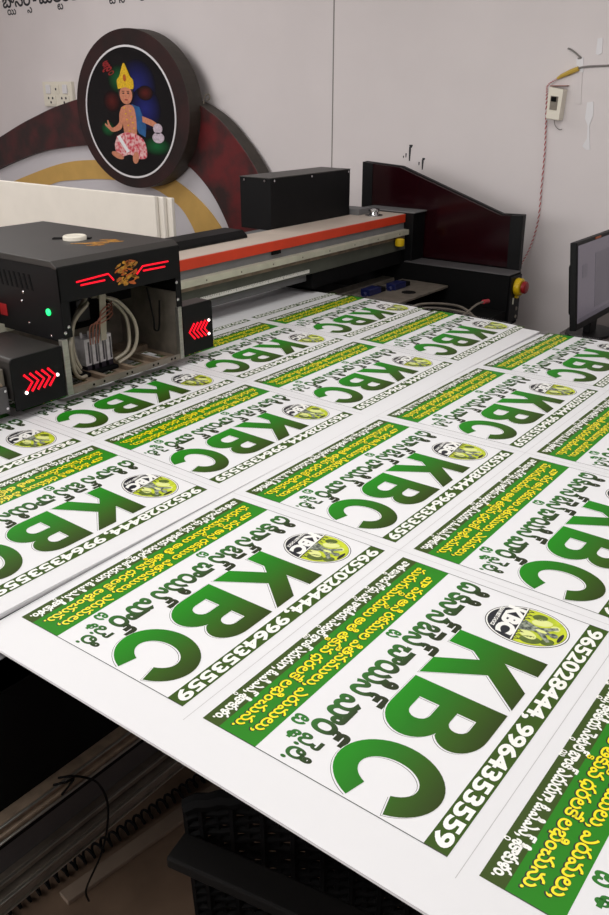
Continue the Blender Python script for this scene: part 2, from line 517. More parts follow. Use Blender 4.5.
tag(MB().tube(smooth_line([(XW - .006, 0.60, 1.752), (XW - .006, 1.0, 1.756), (XW - .006, 1.185, 1.752), (XW - .008, 1.299, 1.748), (XW - .01, 1.345, 1.735)]), .0045).build('wall_cable', M['cable']),
    'thin grey cable running along the right wall into yellow tape', 'cable')
tag(MB().tube([(XW - .012, 1.325, 1.741), (XW - .012, 1.36, 1.728), (XW - .014, 1.408, 1.708), (XW - .02, 1.424, 1.697)], [.011, .012, .009, .005]).build('cable_tape', M['yeltape']),
    'yellow insulating tape wrapped around the cable joint on the wall', 'tape')
tw = empty('twisted_wire', (XW, 1.45, 0.72), 'red and white twisted wire hanging from the breaker box', 'wire')
core = smooth_line([(XW - .016, 1.424, 1.698), (XW - .03, 1.463, 1.668), (XW - .03, 1.463, 1.630), (XW - .012, 1.460, 1.51), (XW - .012, 1.449, 1.37), (XW - .012, 1.445, 1.20),
                    (XW - .012, 1.443, 1.026), (XW - .03, 1.461, .896), (XW - .06, 1.489, .80), (XW - .09, 1.51, .71)], 40)
for nm, ph, mm in (('red_strand', 0, 'wire_r'), ('white_strand', pi, 'wire_w')):
    MB().tube([p + Vector((.0020 * sin(k * .9 + ph), .0024 * cos(k * .9 + ph), 0)) for k, p in enumerate(core)], .0026, 6).build(nm, M[mm], tw)

def tape_strip(pts, label, mm='tape'):
    o = MB().prism(pts, XW - .004, XW, 'yz').build('tape_strip', M[mm]); return tag(o, label, 'tape', 'tape left on the right wall')
tape_strip([(1.254, 1.868), (1.231, 1.870), (1.225, 1.806), (1.240, 1.798), (1.254, 1.802)], 'short upright strip of white tape highest on the right wall')
tape_strip([(1.345, 1.784), (1.312, 1.790), (1.304, 1.724), (1.335, 1.728)], 'square of white tape holding the cable to the wall')
tape_strip([(1.329, 1.724), (1.308, 1.724), (1.296, 1.585), (1.318, 1.585)], 'long faint strip of clear tape below the cable', 'wall')
tape_strip([(1.266, 1.592), (1.236, 1.596), (1.228, 1.535), (1.240, 1.490), (1.232, 1.43), (1.222, 1.38), (1.240, 1.378), (1.262, 1.395), (1.244, 1.43), (1.248, 1.488), (1.266, 1.52)],
           'crumpled white tape hanging on the wall right of the breaker')
tag(MB().tube(smooth_line([(XW - .004, 1.392, 1.829), (XW - .008, 1.380, 1.826), (XW - .006, 1.357, 1.813), (XW - .008, 1.335, 1.797), (XW - .004, 1.322, 1.787), (XW - .003, 1.338, 1.785)]), [.004] * 31, 6).build('wall_hook', M['cable']),
    'bent grey bit of wire sticking to the wall above the tape', 'wire')

# ================================================================== DECORATIVE ARCH BOARD BEHIND THE PRINTER
arch = empty('decorative_arch', (3.5, 4.5, 0), 'maroon arch board with a round framed picture leaning on the wall behind the printer', 'decoration')
sm = lambda pts: [tuple(p) for p in smooth_line(pts, 6)]
edge = lambda o: [setattr(p, 'material_index', 1) for p in o.data.polygons if abs(p.normal.x) < .5]
lo = [(7.05, .80), (6.75, 1.0), (6.435, 1.151), (5.965, 1.306), (5.674, 1.405), (5.471, 1.465), (5.213, 1.535), (4.891, 1.597), (4.6, 1.63)]
li = [(4.6, 1.29), (4.854, 1.283), (5.208, 1.25), (5.462, 1.212), (5.734, 1.149), (6.026, 1.067), (6.501, 0.922), (6.8, .75)]
MB().prism(sm(lo) + sm(li), 3.46, 3.52, 'yz').build('arch_wing', M['wood'], arch, .003)
ro = [(4.02, 1.62), (3.856, 1.60), (3.699, 1.55), (3.556, 1.476), (3.433, 1.375), (3.313, 1.255), (3.226, 1.135), (3.172, 1.0), (3.15, 0.80), (3.16, .02)]
ri = [(3.42, .02), (3.45, .5), (3.485, 0.70), (3.512, 0.80), (3.545, 0.868), (3.628, 0.99), (3.73, 1.095), (3.861, 1.185), (4.027, 1.249)]
w2 = MB().use(M['wood2']).prism(sm(ro) + sm(ri), 3.46, 3.57, 'yz').build('arch_wing', None, arch, .003)
w2.data.materials.append(M['frameside']); edge(w2)
wo = [(7.0, .72), (6.564, 0.93), (6.081, 1.095), (5.515, 1.230), (4.904, 1.30), (4.3, 1.29), (3.901, 1.20), (3.74, 1.10), (3.57, 0.88), (3.50, 0.698), (3.46, .4), (3.45, .02), (7.0, .02)]
MB().prism(wo, 3.50, 3.54, 'yz').build('backing_panel', M['backing'], arch)
yo = [(6.9, .55), (6.626, 0.71), (6.13, 0.893), (5.799, 0.999), (5.284, 1.13), (4.921, 1.175), (4.59, 1.175), (4.227, 1.14), (3.988, 1.068), (3.761, 0.94), (3.612, 0.802), (3.554, 0.696), (3.52, 0.5), (3.52, .02)]
yi = [(3.77, .02), (3.78, .4), (3.806, 0.554), (3.835, 0.681), (3.892, 0.80), (4.02, 0.925), (4.29, 1.025), (4.717, 1.05), (5.122, 1.022), (5.441, 0.967), (6.174, 0.72), (6.68, 0.526), (6.8, .4)]
MB().prism(sm(yo) + sm(yi), 3.492, 3.502, 'yz').build('tan_band', M['yband'], arch)
# round frame with a printed picture
FX = 3.36
FC, FZ, FRY, FRZ = 4.275, 1.522, .553, .492
frame = MB().use(M['frame']).prism(ellipse(FC, FZ, FRY, FRZ, 72), FX, FX + .13, 'yz').build('round_frame', None, arch, .004)
frame.data.materials.append(M['frameside']); edge(frame)
PC, PZ, PRY, PRZ = 4.285, 1.506, .433, .400
MB().prism(ellipse(PC, PZ, PRY + .012, PRZ + .012, 64), FX - .004, FX + .002, 'yz', [ellipse(PC, PZ, PRY, PRZ, 64)]).build('white_ring', M['tape'], frame)
pic = MB()
def art(p):                                                    # figure space (x right, z up around a 0.63 m disc) to the picture
    return (PC - (p[0] - 1.872) * 2.15, PZ + (p[1] - 1.552) * 1.50)
def pl(mm, poly, k): pic.use(M[mm]).prism([art(p) for p in poly], FX - .0008 - k * .0005, FX + .001, 'yz')
pic.use(M['pic']).prism(ellipse(PC, PZ, PRY + .003, PRZ + .003, 64), FX - .0008, FX + .001, 'yz')
GL = {}
def glow(mm, cx, cz, rx, rz, k):
    rim = ellipse(cx, cz, rx, rz, 32); d = FX - .0008 - k * .0003
    pic.use(M[mm]).add([(d,) + art((cx, cz))] + [(d,) + art(p) for p in rim], [(0, 1 + (i + 1) % 32, 1 + i) for i in range(32)], [(1.0, .01)] + [(.01, .01)] * 32)
glow('glowb', 1.915, 1.66, .085, .11, 1); glow('glowb', 1.945, 1.57, .07, .09, 1.3)
glow('glowg', 1.838, 1.69, .055, .06, 1.6); glow('glowg', 1.765, 1.485, .035, .035, 1.9); glow('glowg', 1.985, 1.42, .065, .04, 2.2)
glow('glowr', 1.795, 1.60, .04, .045, 2.5); glow('glowr', 1.95, 1.635, .035, .03, 2.8)
pl('sash', [(1.885, 1.59), (1.920, 1.578), (1.945, 1.50), (1.938, 1.455), (1.91, 1.47), (1.89, 1.52)], 3)
chest = sm([(1.838, 1.577), (1.865, 1.588), (1.894, 1.578), (1.902, 1.52), (1.895, 1.45), (1.870, 1.44), (1.846, 1.45), (1.838, 1.51)])
pl('skin', chest, 4)
pl('skin', sm([(1.838, 1.577), (1.826, 1.55), (1.820, 1.512), (1.790, 1.490), (1.776, 1.502), (1.770, 1.520), (1.764, 1.519), (1.766, 1.500), (1.755, 1.507), (1.753, 1.500), (1.770, 1.484), (1.790, 1.472), (1.830, 1.488), (1.842, 1.53)]), 5)
pl('skin', sm([(1.93, 1.542), (1.975, 1.525), (1.992, 1.512), (1.985, 1.498), (1.965, 1.504), (1.93, 1.518)]), 5)
pl('dhoti', sm([(1.806, 1.455), (1.85, 1.472), (1.905, 1.462), (1.935, 1.43), (1.938, 1.372), (1.90, 1.362), (1.86, 1.378), (1.815, 1.365), (1.795, 1.39), (1.792, 1.42)]), 6)
pl('p_white', [(1.806, 1.452), (1.820, 1.460), (1.860, 1.392), (1.848, 1.385)], 7)
pl('skin', ellipse(1.802, 1.372, .030, .013, 20, -.4), 8); pl('skin', ellipse(1.888, 1.366, .014, .026, 20, -.2), 8)
pl('pot', ellipse(1.996, 1.492, .020, .021, 24), 7); pl('pot', ellipse(1.996, 1.455, .026, .022, 24), 7)
ph = lambda mm, poly, k: pl(mm, hd(poly), k)
hd = lambda poly: [(1.864 + (p[0] - 1.864) * 1.22, 1.594 + (p[1] - 1.594) * 1.12) for p in poly]
ph('hair', ellipse(1.864, 1.630, .029, .036, 28), 6); ph('skin', ellipse(1.864, 1.624, .0235, .034, 28), 7)
for dx in (-.009, .009): ph('hair', ellipse(1.864 + dx, 1.630, .0045, .0025, 10), 8); ph('hair', ellipse(1.864 + dx, 1.637, .006, .0014, 10), 8)
ph('redbtn', ellipse(1.864, 1.606, .007, .0024, 12), 8)
ph('crown', sm([(1.836, 1.645), (1.834, 1.676), (1.844, 1.690), (1.852, 1.712), (1.864, 1.738), (1.876, 1.712), (1.884, 1.690), (1.894, 1.676), (1.892, 1.645), (1.864, 1.652)]), 8)
ph('gold2', ellipse(1.864, 1.685, .006, .013, 14), 9)
for k in range(9): pl('crown', ellipse(1.852 + .024 * (k % 2) + .002 * k, 1.574 - .012 * k, .004, .003, 8), 8)
V, Fc = flat_text('శ్రీ', 0, .05, 0, .05, .01)
pic.use(M['redbtn']).add([(FX - .0035,) + art((1.765 + p.x * .95 - p.y * .3, 1.712 + p.y * .9 + p.x * .45)) for p in V], Fc)
pic.build('picture', None, frame)
MB().tube(smooth_line([(3.47, 3.70, 1.57), (3.465, 3.685, 1.61), (3.465, 3.65, 1.625), (3.47, 3.645, 1.60), (3.47, 3.67, 1.59)]), .005, 6).build('wire_hook', M['steel'], arch)

# ================================================================== FLATBED PRINTER
ZB = 0.764                                               # top of the bed
pr = empty('flatbed_printer', (1.4, 1.7, 0), 'large black flatbed printer with an orange striped gantry', 'printer')
# bed
bed = MB().use(M['grey']).box(-.30, 2.42, .80, 2.50, .70, ZB)
bed.use(M['matt']).box(2.42, 3.08, 1.345, 2.50, .60, .66)
bed.use(M['matt']).box(2.42, 2.44, 1.345, 2.50, .66, .755).box(2.30, 3.30, 2.40, 2.42, .50, .92)
bed.build('bed', None, pr, .002)
MB().box(-.30, 2.42, .80, .835, .458, .763).build('front_panel', M['void'], pr)
rail = MB().box(-.30, 2.42, .768, .80, .432, .462).box(-.30, 2.42, .758, .772, .440, .452); rail.build('guide_rail', M['bronze'], pr, .003)
MB().box(-.30, 2.42, .752, .757, .4405, .4445).box(-.30, 2.42, .764, .769, .461, .465).build('rail_highlight', M['alu'], pr, .001)  # thin bright strips stand in for specular streaks along the guide rail
MB().box(-.30, 2.42, .785, .81, .395, .432).build('lower_channel', M['matt'], pr)
MB().box(-.30, 2.42, .792, .82, .335, .395).build('kick_plate', M['greyplate'], pr)
r2 = MB().box(-.30, 2.42, .775, .815, .315, .335).box(-.30, 2.42, .762, .80, .295, .309).box(-.30, 2.42, .768, .815, .268, .289)
r2.build('bottom_profile', M['steel'], pr, .004)
MB().box(-.30, 2.42, .757, .763, .304, .309).box(-.30, 2.42, .771, .776, .331, .335).box(-.30, 2.42, .763, .769, .270, .273).build('rail_highlight', M['alu'], pr, .001)  # highlight lines of the bottom profile, modelled as bright strips
for lx in (-.2, 1.4, 2.95):
    MB().box(lx - .05, lx + .05, 1.40, 1.50, 0, .60).build('leg', M['matt'], pr, .004)
    MB().box(lx - .05, lx + .05, 2.30, 2.40, 0, .60).build('leg', M['matt'], pr, .004)
MB().box(-.30, 2.42, .95, 2.45, .28, .60).box(2.42, 3.06, 1.35, 2.45, .28, .60).build('base_cabinet', M['void'], pr)
MB().tube(smooth_line([(-.03, .775, .470), (-.02, .755, .478), (.0, .748, .466), (.03, .742, .43), (.045, .74, .37), (.04, .745, .30), (.02, .75, .24), (-.01, .77, .16), (.01, .80, .08)]), .0022, 6).build('dangling_wire', M['matt'], pr)
MB().tube(smooth_line([(-.045, .77, .468), (-.03, .752, .474), (-.01, .757, .462), (-.04, .757, .447)]), .0022, 6).build('wire_tie', M['matt'], pr)

# right side of the bed: tray with clamps, profile strip
tray = MB().box(2.60, 3.06, 1.66, 1.93, .735, .748).build('tool_tray', M['steel'], pr, .003)
for cx, cy in ((2.66, 1.86), (2.84, 1.83)):
    c = MB().use(M['blue']).box(cx - .05, cx + .05, cy - .025, cy + .03, .748, .778)
    c.use(M['matt']).box(cx + .052, cx + .10, cy - .02, cy + .03, .748, .770)
    c.use(M['blue']).cyl((cx - .07, cy, .755), (1, 0, 0), [(.012, 0), (.014, .01), (.012, .03)], 12)
    c.build('clamp', None, tray, .003)
MB().cyl((2.80, 1.735, .748), (0, 0, 1), [(.035, 0), (.035, .002)], 20).build('tray_hole', M['matt'], tray)
MB().box(2.44, 3.08, 1.985, 2.06, .72, .745).build('cross_profile', M['steel'], pr, .003)
for k, (a, b, cz) in enumerate((((2.52, 1.62), (2.80, 1.36), .72), ((2.55, 1.60), (2.78, 1.32), .70))):
    MB().tube(smooth_line([(a[0], a[1], .71), (a[0] + .1, a[1] - .06, cz + .03), (b[0], b[1] + .1, cz), (b[0], b[1], .67)]), .006, 6).build('ribbon_cable', M['steel'], pr)
MB().tube(smooth_line([(2.68, 1.44, .67), (2.73, 1.40, .70), (2.81, 1.38, .735), (2.87, 1.37, .742)]), .005, 6).build('grey_lead', M['steel'], pr)
MB().cyl((2.865, 1.37, .742), (1, -.1, -.1), [(.010, 0), (.010, .045)], 12).build('lead_plug', M['wire_r'], pr)
MB().cyl((2.60, 1.50, .665), (0, 0, 1), [(.03, 0), (.03, .05), (.022, .055)], 18).build('motor', M['matt'], pr)

# right foot of the gantry, end box, tall red side panel
ft = MB().use(M['matt']).box(3.07, 3.20, 1.34, 2.25, .58, .832)
ft.use(M['greyplate']).box(3.066, 3.20, 1.34, 1.93, .832, .838)
foot = ft.build('gantry_foot', None, pr, .003)
MB().box(3.075, 3.195, 1.332, 1.34, .60, .825).build('foot_cover', M['black'], foot, .003)
for zz in (.66, .62): MB().cyl((3.16, 1.332, zz), (0, -1, 0), [(.009, 0), (.009, .004)], 12).build('foot_screw', M['steel'], foot)
MB().box(3.11, 3.118, 1.328, 1.333, .69, .72).build('foot_slot', M['pale'], foot)
eb = MB().use(M['black']).box(3.09, 3.21, 1.90, 2.22, .832, 1.075)
eb.use(M['grey']).box(3.085, 3.21, 1.89, 2.22, 1.075, 1.082)
eb.build('gantry_end_box', None, pr, .003)
panel = [(2.277, 1.295), (2.07, 1.281), (1.485, 1.088), (1.372, 1.092), (1.365, .84), (2.277, .84)]
MB().prism(panel, 3.215, 3.235, 'yz').build('side_panel', M['gloss_red'], pr, .002)
bk = MB()
bk.prism([(2.300, 1.299), (2.235, 1.2925), (2.235, .835), (2.300, .835)], 3.212, 3.245, 'yz')
bk.prism([(1.430, 1.0905), (1.366, 1.0945), (1.360, .835), (1.425, .835)], 3.212, 3.245, 'yz')
bk.prism([(2.300, 1.300), (2.07, 1.286), (1.485, 1.093), (1.372, 1.097), (1.368, .60), (2.30, .60)], 3.236, 3.262, 'yz')
bk.build('panel_back_plate', M['black'], pr, .002)
es = empty('emergency_stop', (3.14, 1.332, .772)); es.parent = pr; es.location = Vector((3.14, 1.332, .772)) - BASE[pr]
MB().cyl((3.14, 1.332, .772), (0, -1, 0), [(.040, 0), (.042, .004), (.042, .026), (.036, .030)], 28).build('yellow_collar', M['yellow'], es, 0, False)
MB().cyl((3.14, 1.304, .772), (0, -1, 0), [(.020, 0), (.020, .004), (.029, .006), (.030, .020), (.024, .026), (.008, .028)], 28).build('red_button', M['redbtn'], es)
MB().prism([(3.125, .730), (3.133, .716), (3.150, .716), (3.156, .730)], 1.318, 1.332).build('collar_tab', M['yellow'], es, .002)

# gantry beam along x
YG = 1.95
X0, X1 = -.30, 3.09
gb = MB().use(M['grey']).box(X0, X1, YG + .004, 2.22, .90, 1.066)
gb.use(M['bronze']).box(X0, X1, YG - .005, YG + .01, .950, .968)
gb.use(M['glassy']).prism([(YG - .005, .950), (YG + .01, .950), (YG + .01, .895), (YG - .01, .895)], X0, X1, 'yz')
gb.use(M['grey']).box(X0, 2.30, YG + .03, 2.20, .855, .895)
gb.use(M['matt']).box(2.30, X1, YG - .005, 2.20, .825, .895)
gb.build('gantry_beam', None, pr)
MB().box(X0, X1, YG + .002, 2.15, 1.066, 1.071).build('top_cover', M['beige'], pr, .001)
MB().box(X0, X1, YG - .004, YG + .003, 1.029, 1.069).build('orange_stripe', M['orange'], pr, .001)
ra = MB().use(M['pale']).box(X0, 3.10, YG - .028, YG + .004, .970, .995)
for k in range(14): ra.use(M['steel']).cyl((.4 + k * .2, YG - .0285, .982), (0, -1, 0), [(.004, 0), (.004, .0008)], 8)
ra.build('linear_rail', None, pr, .001)
ru = MB().use(M['ruler']).box(1.58, 2.27, YG - .012, YG - .008, .902, .916)
for k in range(68):
    h = .010 if k % 10 == 0 else (.007 if k % 5 == 0 else .004)
    ru.use(M['matt']).box(1.585 + k * .01, 1.5865 + k * .01, YG - .0125, YG - .0118, .916 - h, .916)
ru.build('ruler', None, pr)
MB().box(2.02, 2.08, YG - .006, YG, 1.014, 1.030).build('sensor_tab', M['matt'], pr, .002)
MB().cyl((3.0, YG - .03, .945), (0, 0, 1), [(.022, -.02), (.024, -.01), (.024, .012), (.016, .016)], 18).build('yellow_pulley', M['yellow'], pr)
lc = MB().prism([(2.085, 1.068), (2.085, 1.082), (2.11, 1.102), (2.215, 1.102), (2.235, 1.085), (2.235, 1.068)], 1.42, 2.03, 'yz'); lc.build('cable_cover', M['black'], pr, .006)
mb_ = MB().use(M['black']).box(2.262, 2.880, 2.15, 2.33, 1.066, 1.288)
mb_.use(M['blacktop']).box(2.260, 2.882, 2.148, 2.332, 1.288, 1.292)
mh = mb_.build('motor_housing', None, pr, .003)
for sx in (2.285, 2.56, 2.86):
    MB().cyl((sx, 2.148, 1.279), (0, -1, 0), [(.005, 0), (.005, .003)], 10).build('screw', M['chrome'], mh)
for sy in (2.18, 2.30): MB().cyl((2.26, sy, 1.279), (-1, 0, 0), [(.005, 0), (.005, .003)], 10).build('screw', M['chrome'], mh)
MB().box(2.89, 2.99, 2.10, 2.22, 1.066, 1.10).build('grey_bracket', M['grey'], pr, .003)
kb = MB().cyl((2.93, 2.035, 1.071), (0, 0, 1), [(.045, 0), (.045, .004), (.024, .006), (.022, .018), (.030, .022), (.030, .032), (.012, .036)], 24)
kb.build('chrome_knob', M['chrome'], pr)
MB().box(-.42, -.30, 1.34, 2.25, .58, 1.075).build('gantry_foot', M['black'], pr, .004)

# ---- print carriage riding the gantry
CX0, CX1, CY0, CY1 = .718, 1.184, 1.63, 2.32
ca = MB().use(M['black'])
ca.box(CX0, CX0 + .004, CY0, CY1, .985, 1.196)                       # left skin
ca.box(CX1 - .004, CX1, CY0, CY1, .985, 1.196)                       # right skin
ca.box(CX0, CX1, CY1 - .004, CY1, 1.09, 1.196)
ca.box(CX0, CX1, CY0, CY0 + .004, 1.099, 1.200)                      # fascia
ca.box(CX0, CX0 + .03, CY0 + .001, CY0 + .005, .998, 1.10)
ca.box(CX1 - .022, CX1, CY0 + .001, CY0 + .005, 1.005, 1.10)
carriage = ca.build('print_carriage', None, pr, .001)
lid = MB().prism([(CY0 - .001, 1.198), (CY0 + .024, 1.214), (CY1, 1.214), (CY1, 1.196), (CY0 + .028, 1.196), (CY0 + .004, 1.192)], CX0 - .001, CX1 + .001, 'yz')
lid.build('lid', M['blacktop'], carriage, .003)
kn = MB().cyl((.995, 1.90, 1.214), (0, 0, 1), [(.037, 0), (.037, .010), (.034, .013), (.029, .013), (.027, .011)], 28)
kn.build('cap', M['cream'], carriage)
MB().box(.940, 1.060, 1.905, 1.930, 1.214, 1.217, Matrix.Translation((1.0, 1.92, 0)) @ Matrix.Rotation(-.9, 4, 'Z') @ Matrix.Translation((-1.0, -1.92, 0))).build('cap_slot', M['matt'], carriage)
# LED lines
for pts in ([(.778, 1.150), (.894, 1.155), (.912, 1.134)], [(.792, 1.139), (.879, 1.139)], [(1.133, 1.156), (1.027, 1.157), (1.002, 1.137)], [(1.118, 1.142), (1.028, 1.143)]):
    MB().tube([(p[0], CY0 - .001, p[1]) for p in pts], .0026, 8).build('led_strip', M['led_red'], carriage)
# worn dragon-like sticker: only the ragged colour patches that remain
stk = MB()
for k in range(46):
    a = random.uniform(0, 2 * pi); r = .038 * sqrt(random.random())
    cx, cz = .966 + r * cos(a) * 1.1, 1.150 + r * sin(a)
    L_, t_ = random.uniform(.006, .017), random.uniform(.002, .005); an = random.choice((.35, .5, .2, -.3))
    stk.use(M[random.choice(('gold', 'gold', 'gold2'))]).prism(ellipse(cx, cz, L_, t_, 10, an), CY0 - .0015 - .0001 * (k % 4), CY0 - .0002)
stk.build('front_sticker', None, carriage)
stk = MB()
for k in range(14):
    cx, cy = 1.0 + random.uniform(-.06, .06), 1.80 + random.uniform(-.045, .035)
    stk.use(M['gold']).prism(ellipse(cx, cy, random.uniform(.012, .03), random.uniform(.004, .008), 12, -.7), 1.2138, 1.2146 + .0001 * (k % 4), 'xy')
stk.build('top_sticker', None, carriage)
# left side details
MB().cyl((CX0, 1.69, 1.067), (-1, 0, 0), [(.010, 0), (.010, .003), (.007, .005)], 18).build('power_light', M['led_green'], carriage)
vt = MB()
for k in range(8):
    y = 1.75 + k * .024
    vt.prism([(y, 1.12), (y + .008, 1.12), (y + .018, 1.165), (y + .010, 1.165)], CX0 - .0012, CX0 + .001, 'yz')
vt.build('vent_slots', M['matt'], carriage)
for y, z in ((1.812, 1.082), (1.80, 1.11), (1.69, .997), (1.645, .992), (1.79, 1.02)):
    MB().cyl((CX0, y, z), (-1, 0, 0), [(.005, 0), (.005, .002), (.002, .003)], 10).build('screw', M['chrome'], carriage)
MB().box(CX0 - .002, CX0, 1.895, 1.93, 1.025, 1.06).build('side_led', M['redbtn'], carriage)
for x, z in ((.735, 1.03), (.722, 1.015), (1.163, 1.085), (1.165, 1.03)):
    MB().cyl((x, CY0, z), (0, -1, 0), [(.005, 0), (.005, .002), (.002, .003)], 10).build('screw', M['chrome'], carriage)
# open interior: metal chassis, back plate, dampers, tubes
ch = MB().use(M['bronze'])
ZF = .832
hx = [(x, x + .095) for x in (.74, .855, .97, 1.07)]
base_holes = [[(a, CY0 + .05), (b - .015, CY0 + .05), (b - .015, CY0 + .15), (a, CY0 + .15)] for a, b in hx]
ch.prism([(CX0, CY0), (CX1 - .015, CY0), (CX1 - .015, 1.93), (CX0, 1.93)], ZF, ZF + .006, 'xy', base_holes)
ch.use(M['steel']).box(CX0, CX1 - .012, CY0 - .002, CY0 + .002, ZF, ZF + .018)
for x in (.80, .84, .93, .95, 1.04, 1.06, 1.12, 1.135): ch.use(M['matt']).cyl((x, CY0 - .002, ZF + .009), (0, -1, 0), [(.004, 0), (.004, .0006)], 10)
for x in (.86, .97, 1.075): ch.use(M['bronze']).box(x - .012, x + .004, CY0 + .004, 1.92, ZF + .006, ZF + .020)
ch.use(M['bronze']).box(CX0, CX1 - .02, 1.79, 1.81, ZF + .006, ZF + .022)
ch.build('chassis_floor', None, carriage)
MB().box(CX0 - .014, CX0 + .006, CY0 - .004, CY0 + .012, ZF, .998).build('chassis_post', M['alu'], carriage, .001)
MB().box(CX1 - .024, CX1 - .008, CY0 - .004, CY0 + .012, ZF, 1.005).build('chassis_post', M['alu'], carriage, .001)
bp_ = MB().use(M['steel']).box(CX0 + .004, CX1 - .006, 1.925, 1.93, ZF, 1.10)
bp_.use(M['steel']).box(CX1 - .012, CX1 - .006, CY0 + .01, 1.93, ZF, 1.05)
bp_.build('chassis_back', None, carriage)
cb_ = MB().use(M['matt']).box(.93, 1.10, 1.90, 1.925, .93, 1.05).use(M['damp']).box(.95, 1.0, 1.87, 1.90, .96, 1.03).use(M['matt']).box(1.02, 1.12, 1.80, 1.84, 1.02, 1.09)
cb_.build('circuit_board', None, carriage, .002)
for k in range(4):
    x = .850 + k * .028
    d = MB().use(M['pcb']).box(x, x + .021, 1.72, 1.775, .865, .950)
    d.use(M['damp']).box(x + .002, x + .019, 1.718, 1.777, .850, .867)
    d.use(M['damp']).box(x + .012, x + .0185, 1.7195, 1.7205, .872, .940)
    d.use(M['pcb']).cyl((x + .0105, 1.745, .950), (0, 0, 1), [(.006, 0), (.004, .016)], 10)
    d.build('ink_damper', None, carriage, .002)
MB().box(.82, .965, 1.70, 1.79, .838, .850).build('print_head', M['matt'], carriage, .003)
loops = [
    [(.86, 1.70, 1.06), (.80, 1.69, 1.02), (.77, 1.68, .95), (.775, 1.68, .88), (.80, 1.69, .85), (.83, 1.70, .845)],
    [(.88, 1.72, 1.06), (.82, 1.71, 1.03), (.79, 1.70, .96), (.79, 1.70, .90), (.81, 1.70, .86)],
    [(.89, 1.74, 1.07), (.84, 1.73, 1.03), (.81, 1.72, .97), (.805, 1.71, .91), (.82, 1.71, .87)],
    [(.92, 1.72, 1.07), (.98, 1.71, 1.05), (1.03, 1.70, .99), (1.035, 1.69, .93), (1.01, 1.69, .88), (.96, 1.70, .855)],
    [(.91, 1.74, 1.07), (.96, 1.73, 1.06), (1.015, 1.72, 1.0), (1.02, 1.71, .94), (1.0, 1.70, .89), (.955, 1.71, .865)]]
for l in loops: MB().tube(smooth_line(l, 8), .0058, 8).build('ink_tube', M['tube'], carriage)
MB().prism([(.90, .94), (.922, .94), (.935, 1.09), (.91, 1.09)], 1.70, 1.703).build('ribbon_cable', M['tube'], carriage)
for k in range(4):
    z0 = 1.0 + .012 * k
    MB().tube(smooth_line([(.85 + .01 * k, 1.69, .94), (.85 + .012 * k, 1.68, 1.0), (.90, 1.685, z0), (.97, 1.72, z0 + .01), (1.0, 1.80, z0 + .02)]), .002, 5).build('copper_lead', M['copper'], carriage)
MB().tube(smooth_line([(1.10, 1.70, 1.07), (1.11, 1.69, .97), (1.12, 1.70, .93), (1.14, 1.70, .93), (1.15, 1.70, 1.02)]), .003, 6).build('black_lead', M['matt'], carriage)

# ---- guards with glowing arrows on both sides of the carriage
def rounded(x0, x1, z0, z1, r, corners):
    pts = []
    for (cx, cz, a0, on) in ((x1, z0, -90, 'br'), (x1, z1, 0, 'tr'), (x0, z1, 90, 'tl'), (x0, z0, 180, 'bl')):
        if on in corners:
            ox = cx - r if 'r' in on else cx + r; oz = cz + r if 'b' in on else cz - r
            pts += [(ox + r * cos(radians(a0 + 15 * k)), oz + r * sin(radians(a0 + 15 * k))) for k in range(7)]
        else: pts.append((cx, cz))
    return pts
def guard(x0, x1, z0, z1, tip, cxs, zc, corners, depth):
    g = MB().use(M['black']).prism(rounded(x0, x1, z0, z1, .012, corners), CY0 - .002, CY0 + .004)
    g.use(M['blacktop']).prism(rounded(x0, x1, z0 + .03, z1, .012, corners), CY0 + .004, CY0 + depth)
    go = g.build('carriage_guard', None, pr, .001)
    for x in cxs:
        MB().tube([(x - tip * .012, CY0 - .003, zc + .026), (x + tip * .012, CY0 - .003, zc), (x - tip * .012, CY0 - .003, zc - .026)], .0034, 8).build('led_arrow', M['led_red'], go)
    return go
gl = guard(.532, .70, .834, .982, 1, [.580 + .0195 * k for k in range(5)], .905, ('tl',), .26)
for x, z in ((.675, .905), (.568, .880)): MB().cyl((x, CY0 - .005, z), (0, -1, 0), [(.005, 0), (.004, .003)], 12).build('white_led', M['led_white'], gl)
gr = guard(1.182, 1.318, .838, 1.002, -1, [1.218 + .0175 * k for k in range(5)], .912, ('tr',), .06)
for x, z in ((1.297, .936), (1.295, .890)): MB().cyl((x, CY0 - .005, z), (0, -1, 0), [(.005, 0), (.004, .003)], 12).build('white_led', M['led_white'], gr)
# lamp block left of the guard
lb = MB().use(M['greyplate']).box(.40, .524, 1.645, 1.80, .832, .905).use(M['steel']).box(.50, .524, 1.652, 1.70, .905, .955).use(M['bronze']).box(.44, .515, 1.65, 1.78, .905, .915)
lbo = lb.build('curing_lamp', None, pr, .003)
for x, z in ((.515, .845), (.455, .845), (.515, .895)): MB().cyl((x, 1.645, z), (0, -1, 0), [(.004, 0), (.004, .002)], 8).build('screw', M['chrome'], lbo)

# stack of foam boards standing on edge behind the printer
def foam(k, label):
    x0 = 1.985 + k * .023
    m = MB().box(x0, x0 + .0205, 2.60 - k * .03, 3.95 - k * .02, .0, 1.209 - .004 * k)
    return tag(m.build('foam_board', M['creamedge'], None, .004), label, 'board', 'cream foam boards standing behind the printer')
foam(0, 'cream foam board showing its broad face above the carriage lid')
foam(1, 'middle cream foam board between two others behind the print carriage')
foam(2, 'rearmost cream foam board of three, next to the tan arch band')

